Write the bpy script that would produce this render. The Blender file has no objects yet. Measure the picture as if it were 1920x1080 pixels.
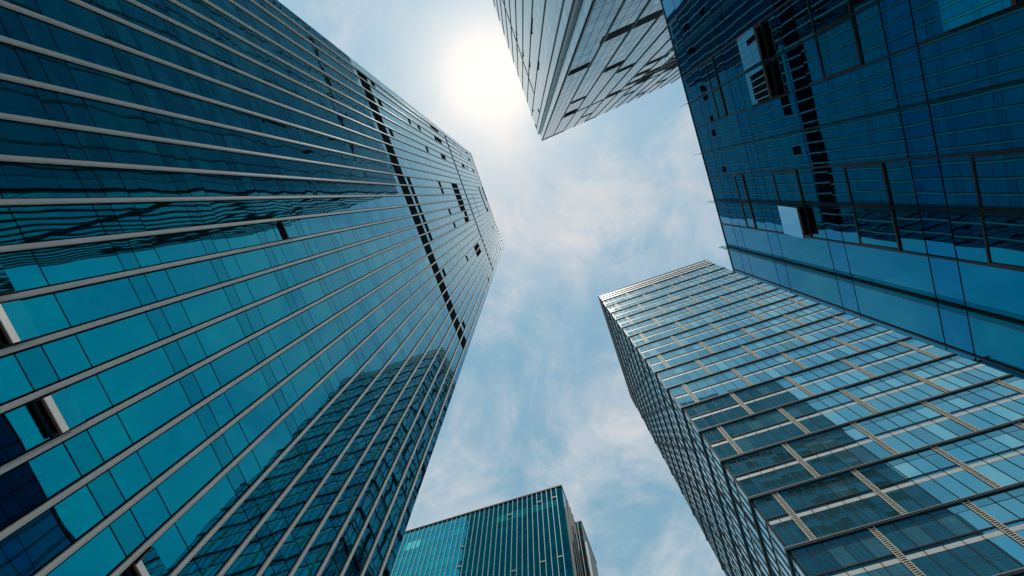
import bpy, math, random
from mathutils import Vector, Matrix
random.seed(11)
S = bpy.context.scene
COL = S.collection
CZ = 1.6                                   # eye height above the plaza

# ------------------------------------------------------------------ materials
def new_mat(name):
    m = bpy.data.materials.new(name); m.use_nodes = True
    nt = m.node_tree
    return m, nt, nt.nodes['Principled BSDF']

def glass(name, tint, edge=(0.9, 0.97, 1.0), ripple=0.25, scale=0.45, rough=0.012):
    """mirror-coated, body-tinted curtain-wall glass with the slight roller-wave of toughened panes"""
    m, nt, b = new_mat(name)
    b.inputs['Metallic'].default_value = 1.0
    b.inputs['Base Color'].default_value = (*tint, 1)
    b.inputs['Specular Tint'].default_value = (*edge, 1)
    b.inputs['Roughness'].default_value = rough
    tc = nt.nodes.new('ShaderNodeTexCoord')
    n1 = nt.nodes.new('ShaderNodeTexNoise'); n1.inputs['Scale'].default_value = scale
    n1.inputs['Detail'].default_value = 1.0
    bu = nt.nodes.new('ShaderNodeBump'); bu.inputs['Strength'].default_value = ripple
    bu.inputs['Distance'].default_value = 0.03
    nt.links.new(tc.outputs['Object'], n1.inputs['Vector'])
    nt.links.new(n1.outputs['Fac'], bu.inputs['Height'])
    nt.links.new(bu.outputs['Normal'], b.inputs['Normal'])
    return m

def solid(name, col, rough=0.6, metal=0.0, var=0.12, scale=3.0):
    m, nt, b = new_mat(name)
    b.inputs['Roughness'].default_value = rough
    b.inputs['Metallic'].default_value = metal
    tc = nt.nodes.new('ShaderNodeTexCoord')
    n1 = nt.nodes.new('ShaderNodeTexNoise'); n1.inputs['Scale'].default_value = scale
    n1.inputs['Detail'].default_value = 6.0
    rp = nt.nodes.new('ShaderNodeValToRGB')
    rp.color_ramp.elements[0].position = 0.3; rp.color_ramp.elements[1].position = 0.7
    rp.color_ramp.elements[0].color = (*[c * (1 - var) for c in col], 1)
    rp.color_ramp.elements[1].color = (*[min(1, c * (1 + var)) for c in col], 1)
    nt.links.new(tc.outputs['Object'], n1.inputs['Vector'])
    nt.links.new(n1.outputs['Fac'], rp.inputs['Fac'])
    nt.links.new(rp.outputs['Color'], b.inputs['Base Color'])
    return m

M = {}
# finned teal tower
M['A0'] = glass('teal_glass', (0.0, 0.255, 0.335), ripple=0.32)
M['A1'] = glass('teal_glass_deep', (0.0, 0.225, 0.315), ripple=0.32)
M['A2'] = glass('teal_glass_spandrel', (0.0, 0.21, 0.285), ripple=0.32)
M['fin'] = solid('satin_aluminium', (0.70, 0.68, 0.665), 0.45, 0.1, 0.06, 1.2)
M['seal'] = solid('black_gasket', (0.008, 0.012, 0.016), 0.6)
M['louvre'] = solid('dark_louvre', (0.012, 0.018, 0.022), 0.5)
M['brown'] = solid('bronze_window_frame', (0.10, 0.075, 0.06), 0.45, 0.2)
M['room'] = solid('unlit_room', (0.006, 0.006, 0.007), 0.9)
M['roofing'] = solid('roof_membrane', (0.22, 0.22, 0.22), 0.9)
M['AE'] = glass('dark_green_glass', (0.0, 0.24, 0.27), ripple=0.2)
# low dark blue block
M['C0'] = glass('blue_glass', (0.0, 0.198, 0.325), ripple=0.16)
M['C1'] = glass('blue_glass_green', (0.0, 0.20, 0.305), ripple=0.16)
M['C2'] = glass('cobalt_spandrel_glass', (0.0, 0.182, 0.34), ripple=0.16)
M['Copen'] = glass('pale_sash_glass', (0.14, 0.40, 0.54), ripple=0.05)
m, nt, b = new_mat('green_fin_glass')
b.inputs['Base Color'].default_value = (0.35, 0.75, 0.72, 1); b.inputs['Transmission Weight'].default_value = 1.0
b.inputs['Roughness'].default_value = 0.03; b.inputs['IOR'].default_value = 1.5
M['finglass'] = m
M['Cblue'] = glass('clear_blue_sash_glass', (0.0, 0.42, 0.60), ripple=0.05)
M['rail'] = solid('dark_steel', (0.03, 0.035, 0.04), 0.4, 0.5)
# sunlit tower with offset louvres
M['D0'] = glass('grey_blue_glass', (0.11, 0.41, 0.54), ripple=0.10)
M['D1'] = glass('grey_blue_glass_dark', (0.08, 0.33, 0.45), ripple=0.10)
M['D2'] = glass('grey_blue_glass_clear', (0.20, 0.55, 0.66), ripple=0.10)
M['D3'] = solid('cyan_blind', (0.03, 0.34, 0.48), 0.25)
M['cream'] = solid('cream_aluminium', (0.74, 0.69, 0.59), 0.5, 0.0, 0.08)
M['white'] = solid('white_spandrel_and_glint', (0.66, 0.66, 0.64), 0.45, 0.0, 0.06)
M['bronze'] = solid('bronze_mullion', (0.03, 0.034, 0.036), 0.4, 0.4)
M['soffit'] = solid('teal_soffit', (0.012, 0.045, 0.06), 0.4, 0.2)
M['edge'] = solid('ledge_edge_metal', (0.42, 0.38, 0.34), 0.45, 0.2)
for k in ('D0', 'D1', 'D2'):
    M[k].node_tree.nodes['Principled BSDF'].inputs['Metallic'].default_value = 0.76
for k in ('seal', 'louvre', 'room'):
    M[k].node_tree.nodes['Principled BSDF'].inputs['Specular IOR Level'].default_value = 0.05
    M[k].node_tree.nodes['Principled BSDF'].inputs['Roughness'].default_value = 0.9
# pale tower
M['B0'] = glass('pale_silver_glass', (0.07, 0.17, 0.235), (0.9, 1.0, 1.0), ripple=0.10)
M['B1'] = glass('pale_silver_glass_two', (0.055, 0.15, 0.215), (0.9, 1.0, 1.0), ripple=0.10)
M['B2'] = glass('pale_silver_glass_three', (0.11, 0.22, 0.28), (0.9, 1.0, 1.0), ripple=0.10)
M['Bfin'] = solid('slate_fin', (0.11, 0.15, 0.165), 0.5, 0.2)
for k in ('B0', 'B1', 'B2'):
    M[k].node_tree.nodes['Principled BSDF'].inputs['Metallic'].default_value = 0.82
M['Bc'] = solid('pearl_panel', (0.80, 0.86, 0.86), 0.35, 0.0, 0.03)
# green block far
M['E0'] = glass('green_teal_glass', (0.0, 0.40, 0.47), ripple=0.14)
M['E1'] = glass('green_teal_glass_deep', (0.0, 0.345, 0.42), ripple=0.14)
M['E2'] = glass('mint_glass', (0.10, 0.75, 0.72), ripple=0.10)
M['Efin'] = solid('pale_aluminium', (0.60, 0.63, 0.64), 0.35, 0.4, 0.06)
M['stone'] = solid('beige_stone', (0.24, 0.245, 0.235), 0.7, 0.0, 0.12, 1.5)

# ------------------------------------------------------------------ mesh helpers
class MB:
    def __init__(self): self.v = []; self.f = []; self.m = []
    def quad(self, p, mi=0):
        i = len(self.v); self.v += [tuple(q) for q in p]; self.f.append((i, i + 1, i + 2, i + 3)); self.m.append(mi)
    def hexa(self, c, mi=0):
        """eight corners, bottom ring then top ring"""
        i = len(self.v); self.v += [tuple(q) for q in c]
        for f in ((3, 2, 1, 0), (4, 5, 6, 7), (0, 1, 5, 4), (1, 2, 6, 5), (2, 3, 7, 6), (3, 0, 4, 7)):
            self.f.append(tuple(i + k for k in f)); self.m.append(mi)
    def build(self, name, mats, parent=None, origin=None):
        me = bpy.data.meshes.new(name); me.from_pydata(self.v, [], self.f)
        for k in mats: me.materials.append(M[k])
        me.polygons.foreach_set('material_index', self.m); me.update()
        o = bpy.data.objects.new(name, me); COL.objects.link(o)
        if parent:
            o.parent = parent
            r = parent
            off = Vector((0, 0, 0))
            while r: off += r.location; r = r.parent
            o.location = -off
        return o

def thing(name, label, cat, loc):
    o = bpy.data.objects.new(name, None); COL.objects.link(o); o.location = loc
    o.empty_display_size = 3
    o['label'] = label; o['category'] = cat
    return o

class Face:
    """a vertical facade: u runs along it, z up (world height), n out of it"""
    def __init__(self, p0, p1, flip=False):
        self.p = Vector((p0[0], p0[1], 0)); d = Vector((p1[0] - p0[0], p1[1] - p0[1], 0))
        self.len = d.length; self.u = d.normalized()
        self.n = Vector((self.u.y, -self.u.x, 0)) * (-1 if flip else 1)
        self.flip = flip
    def at(self, u, z, n=0.0):
        q = self.p + self.u * u + self.n * n; return (q.x, q.y, z)
    def box(self, mb, u0, u1, z0, z1, n0, n1, mi=0):
        c = [self.at(u0, z0, n1), self.at(u1, z0, n1), self.at(u1, z0, n0), self.at(u0, z0, n0),
             self.at(u0, z1, n1), self.at(u1, z1, n1), self.at(u1, z1, n0), self.at(u0, z1, n0)]
        if self.flip: c = [c[k] for k in (1, 0, 3, 2, 5, 4, 7, 6)]
        mb.hexa(c, mi)
    def pane(self, mb, u0, u1, z0, z1, n, mi=0, tilt=0.0015):
        a, b = random.gauss(0, tilt), random.gauss(0, tilt)
        um, zm = (u0 + u1) / 2, (z0 + z1) / 2
        lim = 0.016
        f = lambda u, z: n + max(-lim, min(lim, a * (u - um) + b * (z - zm)))
        c = [self.at(u, z, f(u, z)) for u, z in ((u0, z0), (u1, z0), (u1, z1), (u0, z1))]
        if self.flip: c = [c[k] for k in (1, 0, 3, 2)]
        mb.quad(c, mi)

def prism(mb, pts, z0, z1, mi_side=0, mi_top=1):
    """closed vertical prism over a counter-clockwise plan"""
    n = len(pts)
    for k in range(n):
        a, b = pts[k], pts[(k + 1) % n]
        mb.quad([(*a, z0), (*b, z0), (*b, z1), (*a, z1)], mi_side)
    i = len(mb.v); mb.v += [(*p, z1) for p in pts]; mb.f.append(tuple(range(i, i + n))); mb.m.append(mi_top)
    i = len(mb.v); mb.v += [(*p, z0) for p in reversed(pts)]; mb.f.append(tuple(range(i, i + n))); mb.m.append(mi_top)

def plain_skin(face, z0, z1, floor, bay, mats, name, parent, n=0.03, split=True, keys=None):
    """glass skin of a face nobody sees closely: panes over the dark wall, one mesh"""
    mb = MB(); nb = max(1, round(face.len / bay)); w = face.len / nb
    z = z0
    while z < z1 - 0.5:
        zt = min(z + floor, z1)
        for k in range(nb):
            zs = z + floor * 0.22
            face.pane(mb, k * w + 0.03, (k + 1) * w - 0.03, z + 0.03, zs - 0.03, n, 2 % len(mats))
            if zt > zs + 0.3:
                face.pane(mb, k * w + 0.03, (k + 1) * w - 0.03, zs + 0.03, zt - 0.03, n, random.choice((0, 0, 1)))
        z += floor
    return mb.build(name, mats, parent)

def open_sash(face, parent, u0, u1, z0, z1, n, ang, sash_mat, frame_mat='brown', fw=0.06, strip=0.0):
    """top-hung window pushed open: dark opening and frame, sash hinged along its head"""
    o = MB(); face.box(o, u0, u1, z0, z1, n, n + 0.012, 0)
    win = o.build('open_window', ['room'], parent)
    fr = MB()
    face.box(fr, u0, u0 + fw, z0, z1, n + 0.014, n + 0.07); face.box(fr, u1 - fw, u1, z0, z1, n + 0.014, n + 0.07)
    face.box(fr, u0 + fw, u1 - fw, z0, z0 + fw, n + 0.014, n + 0.07); face.box(fr, u0 + fw, u1 - fw, z1 - fw, z1, n + 0.014, n + 0.07)
    fr.build('frame', ['rail'], win)
    h = z1 - z0 - 0.04; s, c = math.sin(ang), math.cos(ang)
    def P(u, t, d):                       # t down the sash from its hinge, d out of its outer face
        return face.at(u, z1 - 0.02 - t * c + d * s, n + 0.08 + t * s + d * c)
    def sbox(mb, ua, ub, ta, tb, da, db, mi=0):
        cc = [P(ua, tb, db), P(ub, tb, db), P(ub, tb, da), P(ua, tb, da), P(ua, ta, db), P(ub, ta, db), P(ub, ta, da), P(ua, ta, da)]
        if face.flip: cc = [cc[k] for k in (1, 0, 3, 2, 5, 4, 7, 6)]
        mb.hexa(cc, mi)
    sa = MB()
    a, b = u0 + 0.02, u1 - 0.02
    sbox(sa, a, a + fw, 0, h, 0, 0.06); sbox(sa, b - fw, b, 0, h, 0, 0.06)
    sbox(sa, a + fw, b - fw, 0, fw, 0, 0.06); sbox(sa, a + fw, b - fw, h - fw, h, 0, 0.06)
    sbox(sa, a + 0.005, b - 0.005, 0.005, h - 0.005 - strip, 0.062, 0.078, 1)
    if strip: sbox(sa, a + 0.005, b - 0.005, h - strip, h - 0.005, 0.062, 0.085, 2)  # bright cloud reflection put into colour: pale strip along the sash foot
    sbox(sa, a + 0.1, a + 0.14, h - 0.4, h - 0.1, -0.03, -0.002); sbox(sa, b - 0.14, b - 0.1, h - 0.4, h - 0.1, -0.03, -0.002)
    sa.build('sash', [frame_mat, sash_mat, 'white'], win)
    # stays from the jambs to the sash foot
    st = MB()
    for uu in (a + 0.03, b - 0.05):
        p0 = Vector(face.at(uu, z0 + 0.25 * h, n + 0.05)); p1 = Vector(P(uu, h * 0.8, 0))
        t = face.u * 0.02; e = Vector((0, 0, 0.02))
        st.hexa([p0, p0 + t, p1 + t, p1, p0 + e, p0 + t + e, p1 + t + e, p1 + e])
    st.build('stay', ['edge'], win)
    return win

# ================================================================== 1. finned teal tower (left)
AX, AY0, AY1, AH, AB = -12.5, -19.1, 15.7, 176.0 + CZ, -58.0
A = thing('office_tower', 'tall teal glass tower ribbed with pale vertical fins, filling the left side', 'skyscraper', (-35, -2, 0))
mb = MB(); prism(mb, [(AB, AY0), (AX, AY0), (AX, AY1), (AB, AY1)], 0, AH - 0.6)
mb.build('wall', ['seal', 'roofing'], A)
fa = Face((AX, AY0), (AX, AY1))                     # faces +X
AU = lambda y: y - AY0
finY = [-18.04] + [0.65 + 1.185 * k for k in range(-15, 13)]
edges = [AY0] + finY + [AY1]
FL = 4.1
base0 = 15.55 + CZ - 4 * FL                         # top of a spandrel strip
open_A = [(-2.90, -1.72, 10.62, 11.45), (-1.72, -0.53, 10.62, 11.45), (0.65, 1.83, 10.62, 11.45), (5.39, 6.58, 10.62, 11.45), (-2.90, -1.72, 25.5, 26.6)]
BANDS = [(55.5 + CZ, 58.5 + CZ, AY0 + 1.05, 14.87), (115.4 + CZ, 116.5 + CZ, AY0 + 1.05, 14.87)]
def a_blocked(y, z):
    for y0, y1, z0, z1 in open_A:
        if y0 - 0.2 < y < y1 + 0.2 and z0 + CZ - 0.3 < z < z1 + CZ + 0.1: return True
    return False
for i in range(len(edges) - 1):
    y0, y1 = edges[i], edges[i + 1]
    mb = MB(); z = base0 - FL
    n = 0.05
    while z < AH - 1.0:
        cuts = [z, z + 0.95, z + 0.95 + 2.49, z + FL]     # spandrel top | fixed light | vision light | spandrel
        for q in range(3):
            za, zb = cuts[q], min(cuts[q + 1], AH - 0.05)
            if zb - za < 0.2: continue
            mi = 2 if q == 2 else (1 if random.random() < 0.28 else 0)
            if za < 0.3: za = 0.3
            if zb <= za + 0.1: continue
            zc = (za + zb) / 2
            pa, pb = y0 + 0.02, y1 - 0.02
            if a_blocked((y0 + y1) / 2, zc):
                o = [w for w in open_A if w[0] - 0.2 < (y0 + y1) / 2 < w[1] + 0.2][0]
                if za < o[2] + CZ - 0.05: fa.pane(mb, AU(pa), AU(pb), za + 0.03, min(zb, o[2] + CZ) - 0.03, n, mi)
                if zb > o[3] + CZ + 0.1 and mb.f:
                    mb.build('glazing_strip', ['A0', 'A1', 'A2'], A); mb = MB()
                if zb > o[3] + CZ + 0.1: fa.pane(mb, AU(pa), AU(pb), max(za, o[3] + CZ) + 0.05, zb - 0.03, n, mi)
                continue
            fa.pane(mb, AU(pa), AU(pb), za + 0.02, zb - 0.02, n, mi)
        z += FL
    mb.build('glazing_strip', ['A0', 'A1', 'A2'], A)
for y in finY:
    mb = MB()
    z = 0.3
    while z < AH - 0.3:                                   # fin in storey-high lengths with fine joints
        zt = min(z + FL * 2, AH - 0.3)
        fa.box(mb, AU(y) - 0.07, AU(y) + 0.07, z, zt - 0.012, 0.0, 0.14)
        fa.box(mb, AU(y) - 0.03, AU(y) + 0.045, z, zt - 0.012, 0.14, 0.185)
        z = zt
    fa.box(mb, AU(y) - 0.06, AU(y) + 0.06, 0.3, AH - 0.3, 0.0, 0.13, 0)
    fa.box(mb, AU(y) - 0.125, AU(y) + 0.125, 0.3, AH - 0.3, 0.0, 0.062, 1)
    mb.build('fin', ['fin', 'seal'], A)
for z0, z1, y0, y1 in BANDS:
    mb = MB(); fa.box(mb, AU(y0), AU(y1), z0, z1, 0.04, 0.112, 0)
    k = z0 + 0.1
    while k < z1 - 0.1:
        fa.box(mb, AU(y0) + 0.01, AU(y1) - 0.01, k, k + 0.05, 0.11, 0.125, 0); k += 0.2
    mb.build('louvre_band', ['louvre'], A)
SB = [(60.0, 61.6, -18.0, -17.1), (60.0, 61.6, -15.9, -14.8), (60.0, 61.6, -12.4, -11.2), (59.9, 61.5, -6.46, 1.84),
      (60.0, 61.5, 5.39, 6.58), (60.0, 61.5, 12.5, 13.69),
      (75.5, 76.9, -15.94, -14.76), (82.2, 84.1, -15.94, -14.76), (97.3, 106.5, -18.04, -17.1), (97.3, 106.0, -15.94, -14.76),
      (97.5, 103.0, -12.39, -11.2), (82.4, 84.2, -12.39, -11.2), (82.2, 84.2, -6.46, -4.09), (97.4, 106.0, -6.46, -1.72),
      (97.2, 104.8, -1.72, -0.53), (100.8, 105.2, -0.53, 0.65), (98.0, 104.8, 0.65, 1.83), (82.1, 83.9, -1.72, -0.53),
      (82.0, 83.8, 0.65, 1.83), (96.8, 106.0, 6.58, 8.95), (82.4, 84.0, 6.58, 7.77), (100.5, 102.0, 13.69, 14.87),
      (130.5, 131.6, -18.04, -17.1), (138.5, 139.6, -15.94, -14.76), (130.5, 136.4, -12.39, -11.2), (141.5, 143.6, -12.39, -11.2),
      (157.5, 162.1, -15.94, -14.76), (158.2, 163.0, -12.39, -11.2), (156.5, 160.5, -6.46, 0.65), (171.0, 174.4, -6.46, -1.72),
      (158.0, 164.8, 0.65, 1.83), (130.3, 131.0, -4.09, 1.83), (158.2, 161.0, 6.58, 7.77), (158.2, 160.0, 13.69, 14.87),
      (158.0, 162.0, -18.04, -17.1)]
for z0, z1, y0, y1 in SB:
    mb = MB(); fa.box(mb, AU(y0) + 0.07, AU(y1) - 0.07, z0 + CZ, z1 + CZ, 0.03, 0.07)
    k = z0 + CZ + 0.12
    while k < z1 + CZ - 0.1:
        fa.box(mb, AU(y0) + 0.1, AU(y1) - 0.1, k, k + 0.05, 0.068, 0.082); k += 0.24
    mb.build('vent_panel', ['louvre'], A)
for y0, y1, z0, z1 in open_A:
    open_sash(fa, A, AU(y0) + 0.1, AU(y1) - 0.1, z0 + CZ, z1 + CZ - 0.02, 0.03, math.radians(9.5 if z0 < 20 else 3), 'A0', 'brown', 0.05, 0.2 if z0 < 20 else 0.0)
mb = MB()
fa.box(mb, 0.0, fa.len, AH - 1.0, AH, 0.03, 0.10)
mb.build('parapet', ['louvre'], A)
fe = Face((AX, AY1), (AB, AY1)); plain_skin(fe, 0.3, AH - 0.8, FL, 1.6, ['AE', 'AE', 'AE'], 'end_wall', A, 0.03)
fe2 = Face((AB, AY0), (AX, AY0)); plain_skin(fe2, 0.3, AH - 0.8, FL, 1.6, ['A0', 'A1', 'A2'], 'end_wall', A, 0.03)
fe3 = Face((AB, AY1), (AB, AY0)); plain_skin(fe3, 0.3, AH - 0.8, FL, 1.6, ['A0', 'A1', 'A2'], 'rear_wall', A, 0.03)

# ================================================================== 2. pale tower (top)
BH = 152.0 + CZ
BP = [(10.0, -14.6), (10.45, -14.6), (10.45, -12.5), (57.5, -15.95), (57.5, -62.0), (9.4, -62.0)]
B = thing('pale_tower', 'pale silver glass tower with dark vertical fins, standing beside the sun', 'skyscraper', (34, -38, 0))
mb = MB(); prism(mb, [BP[5], BP[4], BP[3], BP[2], BP[1], BP[0]], 0, BH - 0.5)
mb.build('wall', ['seal', 'roofing'], B)
fbr = Face(BP[3], BP[2], False)                     # right face, looks +Y ; u runs from far end to the corner
# make sure normals look out
def outward(f, cx, cy):
    if f.n.dot(Vector((f.p.x + f.u.x * f.len / 2 - cx, f.p.y + f.u.y * f.len / 2 - cy, 0))) < 0:
        f.n = -f.n; f.flip = not f.flip
fbr = Face(BP[2], BP[3]); outward(fbr, 34, -38)
fbl = Face(BP[0], BP[5]); outward(fbl, 34, -38)
fbn = Face(BP[0], BP[1]); outward(fbn, 11, -30)
BFL = 4.15
def b_face(f, bays, fin_d, bands, wins, cell, gj=0.02):
    us = bays
    for i in range(len(us) - 1):
        mb = MB(); z = 0.4
        ns = max(1, round((us[i + 1] - us[i]) / cell)); w = (us[i + 1] - us[i]) / ns
        while z < BH - 0.3:
            for zz, zt, sp in ((z, z + 1.2, 1), (z + 1.2, z + BFL, 0)):
                zt = min(zt, BH - 0.05)
                if zt - zz < 0.2: continue
                for k in range(ns):
                    f.pane(mb, us[i] + k * w + gj * 0.7, us[i] + (k + 1) * w - gj * 0.7, zz + gj, zt - gj, 0.05, 1 if sp else random.choice((0, 0, 0, 2)), 0.002)
            z += BFL
        mb.build('glazing_strip', ['B0', 'B1', 'B2'], B)
    for u in us:
        mb = MB()
        f.box(mb, max(0.0, u - 0.13), u - 0.045 if u > 0.3 else u + 0.02, 0.4, BH - 0.2, 0.0, 0.10)
        f.box(mb, max(0.0, u - 0.04), u + 0.06, 0.4, BH + 0.2, 0.0, fin_d)
        mb.build('fin', ['Bfin'], B)
    for u0, u1, z0, z1 in bands:
        mb = MB(); f.box(mb, u0, u1, z0 + CZ, z1 + CZ, 0.04, 0.09); mb.build('louvre_band', ['louvre'], B)
    for u0, u1, z0, z1 in wins:
        mb = MB(); f.box(mb, u0, u1, z0 + CZ, z1 + CZ, 0.03, 0.075, 0)
        o = mb.build('open_window', ['room'], B)
        sa = MB(); h = min(0.5, z1 - z0); out = 0.10
        c = [f.at(u, z1 + CZ - h, q + out) for u, q in ((u0, 0.10), (u1, 0.10), (u1, 0.08), (u0, 0.08))] + \
            [f.at(u, z1 + CZ, q) for u, q in ((u0, 0.10), (u1, 0.10), (u1, 0.08), (u0, 0.08))]
        if f.flip: c = [c[k] for k in (1, 0, 3, 2, 5, 4, 7, 6)]
        sa.hexa(c); sa.build('sash', ['B0'], o)
nbr = 14; BW = fbr.len / nbr
rb = [k * BW for k in range(nbr + 1)]
rwins = []
rr = random.Random(5)
def bw(bay, a, b, z0, h=2.0): rwins.append((bay * BW + 0.12 + a * (BW - 0.24), bay * BW + 0.12 + b * (BW - 0.24), z0, z0 + h))
for bay, z, h in ((1, 96.5, 2.2), (1, 113.0, 1.6), (1, 110.2, 1.6), (2, 77, 3.0), (0, 67, 2.6), (3, 84, 2.4), (1, 149, 1.8), (0, 148.6, 1.6), (3, 133.5, 1.8), (4, 149.2, 1.6)):
    bw(bay, 0.05, 0.95, z, h)
for bay in range(4, 13):
    for z in (86.5, 90.6, 94.8, 98.9, 103.1, 107.2, 111.4):
        if rr.random() < 0.30 + 0.04 * bay: bw(bay, 0.03, 0.97, z, rr.choice((2.6, 3.0, 3.2)))
for bay, z in ((6, 126), (9, 132), (11, 128), (8, 141)): bw(bay, 0.05, 0.9, z, 2.0)
b_face(fbr, rb, 0.18, [(0.9 * BW, fbr.len - 0.4, 56.8, 59.6), (0.9 * BW, fbr.len - 0.4, 115.2, 116.6)], rwins, 1.1, 0.045)
lb = [0.0, 1.7] + [1.7 + 3.95 * k for k in range(1, 12)] + [fbl.len]
lwins = [(u, u + 0.55, z, z + h) for u, z, h in ((9.1, 80, 7.5), (5.1, 90, 5), (9.1, 105, 4), (13.0, 112, 3.2), (5.1, 138, 3))] + \
        [(17.2, 17.9, z, z + 1.9) for z in (112, 116.2, 124.3)] + [(1.9, 2.8, z, z + 1.6) for z in (122, 148.5)]
b_face(fbl, lb, 0.16, [(5.8, fbl.len - 0.4, 119.4, 120.6)], lwins, 1.3, 0.012)
mb = MB()
z = 0.4
while z < BH - 0.3:
    zt = min(z + BFL, BH - 0.05)
    for a, b in ((0.03, 0.42),): fbn.pane(mb, a, b, z + 0.03, zt - 0.03, 0.04, 0)
    z += BFL
mb.build('corner_panel', ['Bc'], B)
fbx = Face(BP[1], BP[2]); outward(fbx, 14, -13.5)
mb = MB(); z = 0.4
while z < BH - 0.3:
    zt = min(z + BFL, BH - 0.05)
    fbx.pane(mb, 0.06, 0.95, z + 0.03, zt - 0.03, 0.04, 0); fbx.pane(mb, 1.0, 1.9, z + 0.03, zt - 0.03, 0.04, 2)
    z += BFL
mb.build('glazing_strip', ['B0', 'B1', 'B2'], B)
mb = MB()
ring = BP
for k in range(6):
    f = Face(BP[k], BP[(k + 1) % 6]); outward(f, 34 if k not in (0, 1) else (11 if k == 0 else 14), -38 if k not in (0, 1) else (-30 if k == 0 else -13.5))
    f.box(mb, 0.01, f.len - 0.01, BH - 0.5, BH, -0.25, 0.02)
mb.build('parapet', ['Bfin'], B)
for a, b in ((3, 4), (4, 5)):
    f = Face(BP[a], BP[b]); outward(f, 34, -38); plain_skin(f, 0.4, BH - 0.6, BFL, 1.6, ['B0', 'B2', 'B1'], 'rear_wall', B, 0.03)

# ================================================================== 3. low dark blue block (right)
CX, CY0, CY1, CH = 9.95, -9.6, 8.1, 27.8 + CZ
Cb = thing('blue_block', 'dark blue mirror glass block with projecting glass fins, at the upper right', 'office block', (20, 1, 0))
mb = MB(); prism(mb, [(CX, CY0), (30.0, CY0), (30.0, CY1), (CX, CY1)], 0, CH - 0.3)
mb.build('wall', ['seal', 'roofing'], Cb)
fc = Face((CX, CY0), (CX, CY1), True)                # looks -X
CU = lambda y: y - CY0
cf = [1.17 + 2.695 * k for k in range(-3, 5)]        # fins
cm = [y + 1.35 for y in cf]                          # intermediate transoms
rows = sorted([CY0] + [y for y in cf if CY0 < y < CY1] + [y for y in cm if CY0 < y < CY1] + [CY1])
ztop = [26.3 + CZ, 22.62 + CZ, 18.08 + CZ, 13.58 + CZ, 9.08 + CZ, 4.58 + CZ]
winfin = (cf[0] if False else None)
def near(a, b, t=0.1): return abs(a - b) < t
flank = [cf[2], cf[4], cf[0], cf[6]]                 # fins with opening lights on both sides
openC = []
for i in range(len(rows) - 1):
    y0, y1 = rows[i], rows[i + 1]
    mb = MB(); runs = []; has_win = any(near(y0, q) or near(y1, q) for q in flank)
    pieces = []
    zt = CH - 0.05
    for k, zk in enumerate(ztop):
        # glass from zt down to zk, then spandrel zk .. zk-0.92
        if has_win and k > 0:
            wz0, wz1 = zk + 0.95, min(zk + 2.78, zt - 0.9)
            pieces += [(zk, wz0, 1), (wz0, wz1, 'w'), (wz1, zt, 0)]
        else:
            pieces += [(zk, zt, random.choice((0, 1, 0)))]
        pieces += [(zk - 0.92, zk, 2)]
        zt = zk - 0.92
    pieces += [(0.3, zt, 0)]
    gap = 0.03
    for za, zb, kind in pieces:
        if kind == 'w':
            openC.append((y0, y1, za, zb))
            if mb.f: runs.append(mb)
            mb = MB(); continue
        fc.pane(mb, CU(y0) + gap, CU(y1) - gap, za + 0.025, zb - 0.025, 0.05, kind, 0.0012)
    if mb.f: runs.append(mb)
    for q in runs:
        zs = [p[2] for p in q.v]
        fc.box(q, CU(y0) + gap, CU(y1) - gap, min(zs), max(zs), 0.004, 0.03, 3)
        q.build('glazing_strip', ['C0', 'C1', 'C2', 'seal'], Cb)
opened = [(cf[2], 0, 3), (cf[2], 1, 3), (cf[2], 1, 1), (cf[4], 1, 4)]
for y0, y1, za, zb in openC:
    near_fin = [q for q in flank if near(y0, q) or near(y1, q)][0]
    below = near(y0, near_fin)
    is_open = False
    for (q, side, zi) in (OPEN := [(cf[2], 0, 18.08), (cf[2], 1, 18.08), (cf[2], 1, 9.08), (cf[4], 1, 18.08), (cf[0], 1, 13.58)]):
        if near(q, near_fin) and side == (1 if below else 0) and near(za, zi + CZ + 0.95, 0.1): is_open = True
    if is_open:
        open_sash(fc, Cb, CU(y0) + 0.04, CU(y1) - 0.04, za, zb, 0.03, math.radians(5.5), 'Cblue' if za < 12 + CZ else 'Copen', 'brown', 0.07)
    else:
        mb = MB(); w = 0.05; u0, u1 = CU(y0) + 0.03, CU(y1) - 0.03
        fc.box(mb, u0, u0 + w, za, zb, 0.03, 0.10); fc.box(mb, u1 - w, u1, za, zb, 0.03, 0.10)
        fc.box(mb, u0 + w, u1 - w, za, za + w, 0.03, 0.10); fc.box(mb, u0 + w, u1 - w, zb - w, zb, 0.03, 0.10)
        win = mb.build('window', ['rail'], Cb)
        pm = MB(); fc.pane(pm, u0 + w, u1 - w, za + w, zb - w, 0.07, random.choice((0, 1)), 0.003); pm.build('pane', ['C0', 'C1'], win)
for y in cf:
    if y < CY0 + 0.2 or y > CY1 - 0.2: continue
    mb = MB()
    fc.box(mb, CU(y) - 0.012, CU(y) + 0.012, 0.5, CH + 0.5, 0.10, 0.36, 0)
    fc.box(mb, CU(y) - 0.035, CU(y) + 0.035, 0.3, CH - 0.02, 0.0, 0.09, 1)
    fc.box(mb, CU(y) - 0.03, CU(y) - 0.014, 0.5, CH - 0.02, 0.09, 0.13, 1)
    fc.box(mb, CU(y) + 0.014, CU(y) + 0.03, 0.5, CH - 0.02, 0.09, 0.13, 1)
    mb.build('glass_fin', ['finglass', 'rail'], Cb)
for y in cm:
    if y > CY1 or y < CY0: continue
    mb = MB(); fc.box(mb, CU(y) - 0.03, CU(y) + 0.03, 0.3, CH - 0.06, 0.03, 0.085); mb.build('mullion', ['rail'], Cb)
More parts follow.
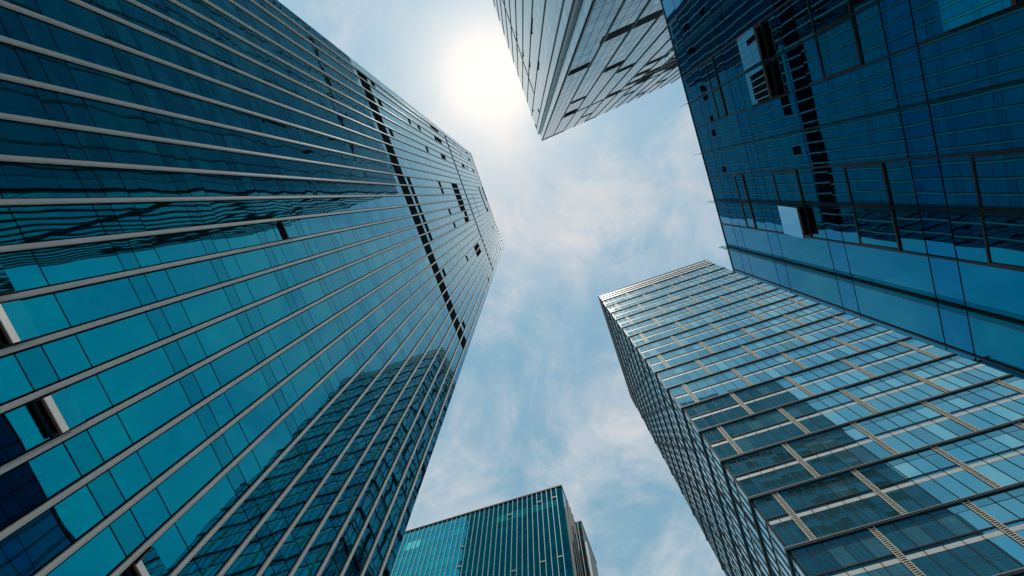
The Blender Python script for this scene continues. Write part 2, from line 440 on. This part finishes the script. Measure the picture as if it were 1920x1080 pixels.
mb = MB(); fc.box(mb, 0, fc.len, CH - 0.04, CH + 0.05, -0.3, 0.08); fc.box(mb, 0.0, fc.len, CH - 0.3, CH - 0.04, -0.3, 0.03)
mb.build('coping', ['rail'], Cb)
# taller wing set back out of view, added to lengthen the block's reflection
mb = MB(); WH = 34.6 + CZ
prism(mb, [(18.6, CY1 + 0.02), (30.0, CY1 + 0.02), (30.0, 15.0), (18.6, 15.0)], 0, WH - 0.3)
rw = mb.build('added_rear_wing', ['seal', 'roofing'], Cb)
fq = Face((18.6, CY1 + 0.02), (18.6, 15.0), True); plain_skin(fq, 0.3, WH - 0.4, 4.5, 1.35, ['C0', 'C1', 'C2'], 'glazing_strip', rw)
mb = MB()
for k in range(6): fq.box(mb, 0.5 + 1.2 * k, 0.53 + 1.2 * k, 1.0, WH + 0.6, 0.06, 0.35)
mb.build('glass_fin', ['finglass'], rw)
mb = MB(); fq.box(mb, 0.0, fq.len, WH - 0.3, WH, -0.3, 0.05); mb.build('coping', ['rail'], rw)
f = Face((CX, CY1), (18.6, CY1)); outward(f, 14, 1); plain_skin(f, 0.3, CH - 0.4, 4.5, 1.35, ['C0', 'C1', 'C2'], 'end_wall', Cb)
f = Face((CX, CY0), (30.0, CY0)); outward(f, 20, 1); plain_skin(f, 0.3, CH - 0.4, 4.5, 1.35, ['C0', 'C1', 'C2'], 'end_wall', Cb)
f = Face((30.0, CY0), (30.0, CY1)); outward(f, 20, 1); plain_skin(f, 0.3, CH - 0.4, 4.5, 1.35, ['C0', 'C1', 'C2'], 'rear_wall', Cb)

# ================================================================== 4. sunlit tower with offset louvre panels (lower right)
DX0, DX1, DY0, DY1, DH = 10.95, 41.2, 33.6, 65.2, 134.3 + CZ
D = thing('louvred_tower', 'square glass tower gridded by cream louvre panels and ledges, at the lower right', 'skyscraper', (26, 49, 0))
mb = MB(); prism(mb, [(DX0, DY0), (DX1, DY0), (DX1, DY1), (DX0, DY1)], 0, DH - 0.4)
mb.build('wall', ['seal', 'roofing'], D)
fd = Face((DX0, DY0), (DX1, DY0))                    # looks -Y
fs = Face((DX0, DY1), (DX0, DY0))                    # looks -X
fr_ = Face((DX1, DY0), (DX1, DY1)); fk = Face((DX1, DY1), (DX0, DY1))
PIT = 6.63
lev = [42.0 + CZ + PIT * k for k in range(-6, 14)]   # ledge heights ; the top one carries the parapet
LP, LW, MS = 7.27, 0.50, 1.24
def d_cells(face, off):
    """louvre positions along u for one storey pair, and the window spans between them"""
    L = []; u = off
    while u > 0: u -= LP
    u += LP
    while u + LW < face.len - 0.1: L.append(u); u += LP
    sp = []; a = 0.06
    for q in L: sp.append((a, q)); a = q + LW
    sp.append((a, face.len - 0.06)); return L, sp
def d_window(mb, face, a, b, z0, z1, mdep=0.085):
    """one window: light rows of panes, white spandrel band, dark transoms and mullions. z1 is the ledge above"""
    n = max(1, round((b - a) / MS)); w = (b - a) / n
    h = z1 - z0
    rows = [(z1 - 0.30, z1 - 1.07, 1), (z1 - 1.07, z1 - 3.0, 0), (z1 - 3.12, z1 - 3.42, 3), (z1 - 3.42, z1 - 3.82, 4), (z1 - 3.82, z0 + 0.02, 0)]
    for zt, zb, k in rows:
        for q in range(n):
            if k == 4: continue
            mi = {0: 0, 1: 1, 3: 1}[k]
            if k == 0:
                r = random.random()
                mi = 0 if r < 0.70 else (2 if r < 0.86 else (1 if r < 0.972 or zb - z0 > 1 else 6))
            face.pane(mb, a + q * w + 0.015, a + (q + 1) * w - 0.015, zb + 0.012, zt - 0.012, 0.04, mi, 0.0018)
    face.box(mb, a + 0.01, b - 0.01, z1 - 3.82, z1 - 3.42, 0.02, 0.055, 4)
    for q in range(n + 1):
        u = a + q * w
        face.box(mb, u - 0.025, u + 0.025, z0 + 0.01, z1 - 0.28, 0.0, mdep, 5)
    face.box(mb, a, b, z1 - 3.12, z1 - 3.0, 0.0, 0.10, 5)
    face.box(mb, a + 0.02, b - 0.02, z1 - 1.09, z1 - 1.05, 0.02, 0.055, 5)
def d_louvre(mb, face, u, z0, z1):
    face.box(mb, u, u + LW, z0 + 0.02, z1 - 0.29, 0.0, 0.05, 1)
    face.box(mb, u + 0.0, u + 0.055, z0 + 0.02, z1 - 0.29, 0.05, 0.13, 0)
    face.box(mb, u + LW - 0.055, u + LW, z0 + 0.02, z1 - 0.29, 0.05, 0.13, 0)
    z = z0 + 0.1
    while z < z1 - 0.4:
        face.box(mb, u + 0.06, u + LW - 0.06, z, z + 0.055, 0.055, 0.115, 0); z += 0.19
DM = ['D0', 'D1', 'D2', 'D1', 'white', 'bronze', 'D3']
flW, flL = MB(), MB()
restW, restL = MB(), MB()                            # the many small ones: flank and lowest storeys
for k, z1 in enumerate(lev):
    z0 = z1 - PIT if k else 0.3
    if z0 < 0.3: z0 = 0.3
    if z1 - z0 < 4.5: continue
    off = (12.93 if k % 2 == 0 else 17.25) - DX0
    L, sp = d_cells(fd, off)
    seen = z1 > 34
    for a, b in sp:
        if b - a < 0.3: continue
        mb = MB() if seen else restW
        d_window(mb, fd, a, b, z0, z1)
        if seen: mb.build('window', DM, D)
    for u in L:
        mb = MB() if seen else restL
        d_louvre(mb, fd, u, z0, z1)
        if seen: mb.build('louvre_panel', ['cream', 'louvre'], D)
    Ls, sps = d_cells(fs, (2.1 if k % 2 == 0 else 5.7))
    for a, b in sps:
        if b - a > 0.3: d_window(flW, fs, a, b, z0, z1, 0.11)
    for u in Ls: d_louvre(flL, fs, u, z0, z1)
    # ledge ring
    mb = MB()
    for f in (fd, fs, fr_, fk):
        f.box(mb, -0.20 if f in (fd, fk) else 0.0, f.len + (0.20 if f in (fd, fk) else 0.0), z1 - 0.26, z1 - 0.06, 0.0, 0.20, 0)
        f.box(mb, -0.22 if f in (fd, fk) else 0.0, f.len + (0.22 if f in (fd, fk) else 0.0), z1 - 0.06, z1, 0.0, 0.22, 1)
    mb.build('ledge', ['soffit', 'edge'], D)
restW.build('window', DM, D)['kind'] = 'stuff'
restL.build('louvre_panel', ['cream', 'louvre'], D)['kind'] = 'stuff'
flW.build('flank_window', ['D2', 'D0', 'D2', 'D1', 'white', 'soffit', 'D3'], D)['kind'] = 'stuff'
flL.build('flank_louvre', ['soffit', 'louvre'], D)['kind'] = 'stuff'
# parapet: three light louvred bands
mb = MB(); zt = lev[-1]
for za, zb in ((zt + 0.02, zt + 1.75), (zt + 1.95, zt + 3.75), (zt + 3.95, DH)):
    for f in (fd, fs, fr_, fk):
        f.box(mb, 0.01, f.len - 0.01, za, zb, -0.3, 0.12, 0)
        ext = 0.25 if f in (fd, fk) else 0.0
        f.box(mb, -ext, f.len + ext, zb, zb + 0.16, -0.3, 0.25, 1)
        u = 1.2
        while u < f.len:
            f.box(mb, u, u + 0.05, za + 0.01, zb - 0.01, 0.12, 0.16, 1); u += 1.24
mb.build('parapet', ['white', 'bronze'], D)
plain_skin(fr_, 0.3, lev[-1] - 0.3, PIT / 2, 1.24, ['D0', 'D2', 'D1'], 'rear_wall', D, 0.03)
plain_skin(fk, 0.3, lev[-1] - 0.3, PIT / 2, 1.24, ['D0', 'D2', 'D1'], 'rear_wall', D, 0.03)
# ================================================================== 5. green glass block beyond the finned tower (bottom)
EH = 96.0 + CZ
EX0, EX1, EY0, EY1 = -58.0, -12.15, 61.0, 70.3
Eo = thing('green_block', 'green teal glass block with thin white fins, behind the finned tower at the bottom', 'office block', (-35, 68, 0))
mb = MB(); prism(mb, [(EX0, EY0), (EX1, EY0), (EX1, EY1), (EX0, EY1)], 0, EH - 0.4)
mb.build('wall', ['seal', 'roofing'], Eo)
fe_ = Face((EX0, EY0), (EX1, EY0)); EU = lambda x: x - EX0
es = 1.078
ex = [EX1 - 1.25 - es * k for k in range(42)]; ex = [x for x in ex if x > EX0]
ee = [EX1] + ex + [EX0]
EFL = 3.9
mint = lambda x, z: (91.3 < z - CZ < 92.6 or 88.8 < z - CZ < 92.6) and ((-20.3 < x < -13.2) or (-27.0 < x < -21.2) or (-49 < x < -46.5))
for i in range(len(ee) - 1):
    x1, x0 = ee[i], ee[i + 1]
    mb = MB(); z = EH - 0.1
    while z > 1.0:
        for zt, zb, sp in ((z, z - 2.4, 0), (z - 2.4, z - EFL, 1)):
            if zb < 0.3: zb = 0.3
            if zt - zb < 0.2: continue
            xm = (x0 + x1) / 2
            mi = 1 if sp else random.choice((0, 0, 1))
            if not sp and abs((zt + zb) / 2 - (EH - 0.1 - EFL - 1.2)) < 0.5 and ((-19.0 < xm < -13.2) or (-26.5 < xm < -20.2) or (-46.5 < xm < -44)): mi = 2
            fe_.pane(mb, EU(x0) + 0.02, EU(x1) - 0.02, zb + 0.03, zt - 0.03, 0.04, mi, 0.002)
        z -= EFL
    mb.build('glazing_strip', ['E0', 'E1', 'E2'], Eo)
for x in ex:
    mb = MB(); fe_.box(mb, EU(x) - 0.05, EU(x) + 0.05, 0.3, EH - 0.45, 0.0, 0.22); mb.build('fin', ['Efin'], Eo)
def e_open(x1, z1, h=3.0):
    k = min(range(len(ex)), key=lambda q: abs(ex[q] - x1)); u0, u1 = EU(ex[k]) + 0.07, EU(ex[k]) + es - 0.07
    mb = MB(); fe_.box(mb, u0, u1, z1 - h + CZ, z1 + CZ, 0.03, 0.075, 0)
    o = mb.build('open_window', ['E1'], Eo)
    sa = MB(); fe_.box(sa, u0, u1, z1 + CZ, z1 + CZ + 0.16, 0.02, 0.34, 0); sa.build('sash', ['Efin'], o)
for x, z, h in ((-17.7, 92.2, 0.5), (-14.6, 92.2, 0.5), (-23.8, 90.8, 0.4), (-33.4, 85.3, 2.2), (-22.6, 75.0, 3), (-17.9, 75.2, 3), (-14.8, 75.2, 3), (-14.6, 70.2, 3), (-26.0, 74.0, 3), (-33.4, 80, 2.5)): e_open(x, z, h)
mb = MB()
f1 = Face((EX1, EY0), (EX1, EY1)); f0 = Face((EX0, EY1), (EX0, EY0)); f2 = Face((EX1, EY1), (EX0, EY1))
fe_.box(mb, -0.1, fe_.len + 0.1, EH - 0.4, EH, -0.3, 0.26)
f1.box(mb, 0.0, f1.len, EH - 0.4, EH, -0.3, 0.1); f0.box(mb, 0.0, f0.len, EH - 0.4, EH, -0.3, 0.1); f2.box(mb, 0.0, f2.len, EH - 0.4, EH, -0.3, 0.1)
mb.build('parapet', ['bronze'], Eo)
# flank: glass reveal, stone pilasters
plain_skin(f1, 0.3, EH - 0.5, EFL, 1.55, ['AE', 'AE', 'AE'], 'end_wall', Eo, 0.02)
for u0, u1, zt in ((1.1, 1.75, EH - 6.0), (3.4, 3.8, EH - 0.42), (5.2, 5.6, EH - 0.42), (7.0, 7.4, EH - 0.42)):
    mb = MB(); f1.box(mb, u0, u1, 0.3, zt, 0.0, 0.30); mb.build('pilaster', ['stone' if u0 < 2 else 'bronze'], Eo)
plain_skin(f0, 0.3, EH - 0.5, EFL, 1.55, ['E0', 'E1', 'E1'], 'end_wall', Eo, 0.02)
plain_skin(f2, 0.3, EH - 0.5, EFL, 1.55, ['E0', 'E1', 'E1'], 'rear_wall', Eo, 0.02)
# stair and lift wing stepping out at the right end
WX0, WX1, WY0, WY1 = -20.0, -10.75, 70.42, 81.4
mb = MB(); prism(mb, [(WX0, WY0), (WX1, WY0), (WX1, WY1), (WX0, WY1)], 0, EH - 0.35)
wing = mb.build('stair_wing', ['stone', 'roofing'], Eo)
fw = Face((WX0, WY0), (WX1, WY0)); fw2 = Face((WX1, WY0), (WX1, WY1))
mb = MB(); z = EH - 0.8
while z > 1:
    zb = max(0.4, z - 1.3); zc_ = max(0.3, z - EFL + 0.1)
    for a, b in ((6.2, 6.85), (6.95, 7.6), (7.7, 8.35), (8.45, 9.15)):
        fw.pane(mb, a, b, zb + 0.05, z, 0.03, 0)
        if zb - zc_ > 0.3: fw.pane(mb, a, b, zc_, zb - 0.05, 0.03, 1)
    z -= EFL
mb.build('window', ['E0', 'louvre'], wing)
mb = MB(); fw.box(mb, 8.36, 8.44, 0.3, EH - 0.4, 0.0, 0.14); fw.box(mb, 7.88, 7.96, 0.3, EH - 0.4, 0.0, 0.14); mb.build('fin', ['Efin'], wing)
mb = MB(); fw.box(mb, 0.0, fw.len + 0.1, EH - 0.35, EH, -0.3, 0.1); fw2.box(mb, 0.0, fw2.len, EH - 0.35, EH, -0.3, 0.1); mb.build('coping', ['bronze'], wing)
mb = MB(); fw2.box(mb, 0.5, 1.6, 0.3, EH - 6, 0.0, 0.25); mb.build('pilaster', ['Efin'], wing)

# ================================================================== ground
gm, nt, b = new_mat('plaza_paving')
tc = nt.nodes.new('ShaderNodeTexCoord'); br = nt.nodes.new('ShaderNodeTexBrick')
br.inputs['Scale'].default_value = 1.0; br.inputs['Color1'].default_value = (0.30, 0.29, 0.28, 1); br.inputs['Color2'].default_value = (0.24, 0.235, 0.23, 1)
br.inputs['Mortar'].default_value = (0.12, 0.12, 0.12, 1); br.inputs['Mortar Size'].default_value = 0.01
nt.links.new(tc.outputs['Object'], br.inputs['Vector']); nt.links.new(br.outputs['Color'], b.inputs['Base Color']); b.inputs['Roughness'].default_value = 0.75
M['paving'] = gm
mb = MB(); g = 4000.0; mb.quad([(-g, -g, 0), (g, -g, 0), (g, g, 0), (-g, g, 0)])
o = mb.build('ground', ['paving']); o['kind'] = 'structure'

# ================================================================== sky, sun
SUN = Vector((0.010, -0.2264, 1.0)).normalized()
el = math.asin(SUN.z); az = math.atan2(SUN.x, SUN.y)
w = bpy.data.worlds.new('World'); S.world = w; w.use_nodes = True
nt = w.node_tree; N = nt.nodes; Lk = nt.links; N.clear()
out = N.new('ShaderNodeOutputWorld'); bg = N.new('ShaderNodeBackground'); Lk.new(bg.outputs[0], out.inputs[0])
sky = N.new('ShaderNodeTexSky'); sky.sky_type = 'NISHITA'; sky.sun_disc = False
sky.sun_elevation = el; sky.sun_rotation = az; sky.altitude = 50; sky.air_density = 1.2; sky.dust_density = 0.0; sky.ozone_density = 2.0
bg.inputs['Strength'].default_value = 0.1
tc = N.new('ShaderNodeTexCoord')
sep = N.new('ShaderNodeSeparateXYZ'); Lk.new(tc.outputs['Generated'], sep.inputs[0])
def math_(op, a, b=None, clamp=False):
    m = N.new('ShaderNodeMath'); m.operation = op; m.use_clamp = clamp
    for i, q in enumerate((a, b)):
        if q is None: continue
        if isinstance(q, (int, float)): m.inputs[i].default_value = q
        else: Lk.new(q, m.inputs[i])
    return m.outputs[0]
def noise(vec, scale, detail, rough=0.55, dist=0.0, off=(0, 0, 0), sc=(1, 1, 1)):
    mp = N.new('ShaderNodeMapping'); mp.inputs['Location'].default_value = off; mp.inputs['Scale'].default_value = sc
    Lk.new(vec, mp.inputs['Vector'])
    n = N.new('ShaderNodeTexNoise'); n.inputs['Scale'].default_value = scale; n.inputs['Detail'].default_value = detail
    n.inputs['Roughness'].default_value = rough; n.inputs['Distortion'].default_value = dist
    Lk.new(mp.outputs[0], n.inputs['Vector']); return n.outputs['Fac']
zc = math_('MAXIMUM', sep.outputs['Z'], 0.04)
com = N.new('ShaderNodeCombineXYZ')
Lk.new(math_('DIVIDE', sep.outputs['X'], zc), com.inputs['X']); Lk.new(math_('DIVIDE', sep.outputs['Y'], zc), com.inputs['Y'])
P = com.outputs[0]
def ramp(v, a, b):
    m = N.new('ShaderNodeMapRange'); m.interpolation_type = 'SMOOTHSTEP'
    Lk.new(v, m.inputs['Value']); m.inputs['From Min'].default_value = a; m.inputs['From Max'].default_value = b
    return m.outputs[0]
c1 = ramp(noise(P, 3.4, 13, 0.63, 0.6, off=(3.1, 0.4, 0.0)), 0.33, 0.66)      # soft broad veil
c2b = ramp(noise(P, 6.0, 9, 0.6, 0.9, off=(2.2, 1.2, 0.0)), 0.34, 0.6)
c2 = ramp(noise(P, 8.0, 8, 0.6, 0.8, off=(0.7, 5.2, 0.0)), 0.45, 0.75)       # small puffs
# one brighter bank of cloud overhead
dc = N.new('ShaderNodeVectorMath'); dc.operation = 'DOT_PRODUCT'
Lk.new(tc.outputs['Generated'], dc.inputs[0]); dc.inputs[1].default_value = Vector((0.125, 0.155, 1.0)).normalized()
bank = math_('MULTIPLY', math_('POWER', math_('MAXIMUM', dc.outputs['Value'], 0.0), 90.0), c2b)
cl = math_('ADD', math_('ADD', math_('MULTIPLY', c1, 0.55), math_('ADD', math_('MULTIPLY', bank, 0.38), 0.07)), math_('MULTIPLY', math_('MULTIPLY', c1, c2), 0.4), True)
# sunlight scattered forward through the thin cloud round the sun
dot = N.new('ShaderNodeVectorMath'); dot.operation = 'DOT_PRODUCT'
Lk.new(tc.outputs['Generated'], dot.inputs[0]); dot.inputs[1].default_value = SUN
dt = math_('MAXIMUM', dot.outputs['Value'], 0.0)
g1 = math_('POWER', dt, 700.0); g2 = math_('POWER', dt, 150.0); g3 = math_('POWER', dt, 34.0); g4 = math_('POWER', dt, 9.0)
glow = math_('ADD', math_('ADD', math_('MULTIPLY', g1, 5.0), math_('MULTIPLY', g2, 1.3)), math_('ADD', math_('MULTIPLY', g3, 0.40), math_('MULTIPLY', g4, 0.04)))
skm = N.new('ShaderNodeMix'); skm.data_type = 'RGBA'; skm.blend_type = 'MULTIPLY'; skm.inputs[0].default_value = 1.0
Lk.new(sky.outputs[0], skm.inputs[6]); skm.inputs[7].default_value = (1.62, 2.03, 1.5, 1)
mixc = N.new('ShaderNodeMix'); mixc.data_type = 'RGBA'
Lk.new(cl, mixc.inputs[0]); Lk.new(skm.outputs[2], mixc.inputs[6]); mixc.inputs[7].default_value = (6.5, 6.7, 7.05, 1)
gf = math_('SUBTRACT', 1.0, math_('EXPONENT', math_('MULTIPLY', glow, -1.0)))
add = N.new('ShaderNodeMix'); add.data_type = 'RGBA'
Lk.new(gf, add.inputs[0]); Lk.new(mixc.outputs[2], add.inputs[6]); add.inputs[7].default_value = (10.8, 10.3, 9.7, 1)
Lk.new(add.outputs[2], bg.inputs['Color'])

sl = bpy.data.lights.new('sun', 'SUN'); sl.energy = 3.5; sl.angle = math.radians(0.53); sl.color = (1.0, 0.93, 0.84)
so = bpy.data.objects.new('sun', sl); COL.objects.link(so); so.location = SUN * 300
so.rotation_euler = SUN.to_track_quat('Z', 'Y').to_euler()

# ================================================================== camera
R = ((0.94407267, -0.31953422, -0.08139206), (0.32908876, 0.9285356, 0.17182032), (0.02067295, -0.18899608, 0.98176021))
cam = bpy.data.cameras.new('camera'); co = bpy.data.objects.new('camera', cam); COL.objects.link(co)
mw = Matrix(((R[0][0], -R[0][1], -R[0][2], 0), (R[1][0], -R[1][1], -R[1][2], 0), (R[2][0], -R[2][1], -R[2][2], CZ), (0, 0, 0, 1)))
co.matrix_world = mw
cam.sensor_width = 36; cam.lens = 923.0 / 1920 * 36; cam.clip_start = 0.1; cam.clip_end = 9000
S.camera = co
S.view_settings.view_transform = 'Standard'; S.view_settings.look = 'None'; S.view_settings.exposure = 0.0; S.view_settings.gamma = 1.0
S.render.engine = 'CYCLES'
S.cycles.use_denoising = True
S.cycles.max_bounces = 8; S.cycles.glossy_bounces = 5; S.cycles.diffuse_bounces = 3
S.cycles.sample_clamp_indirect = 8.0
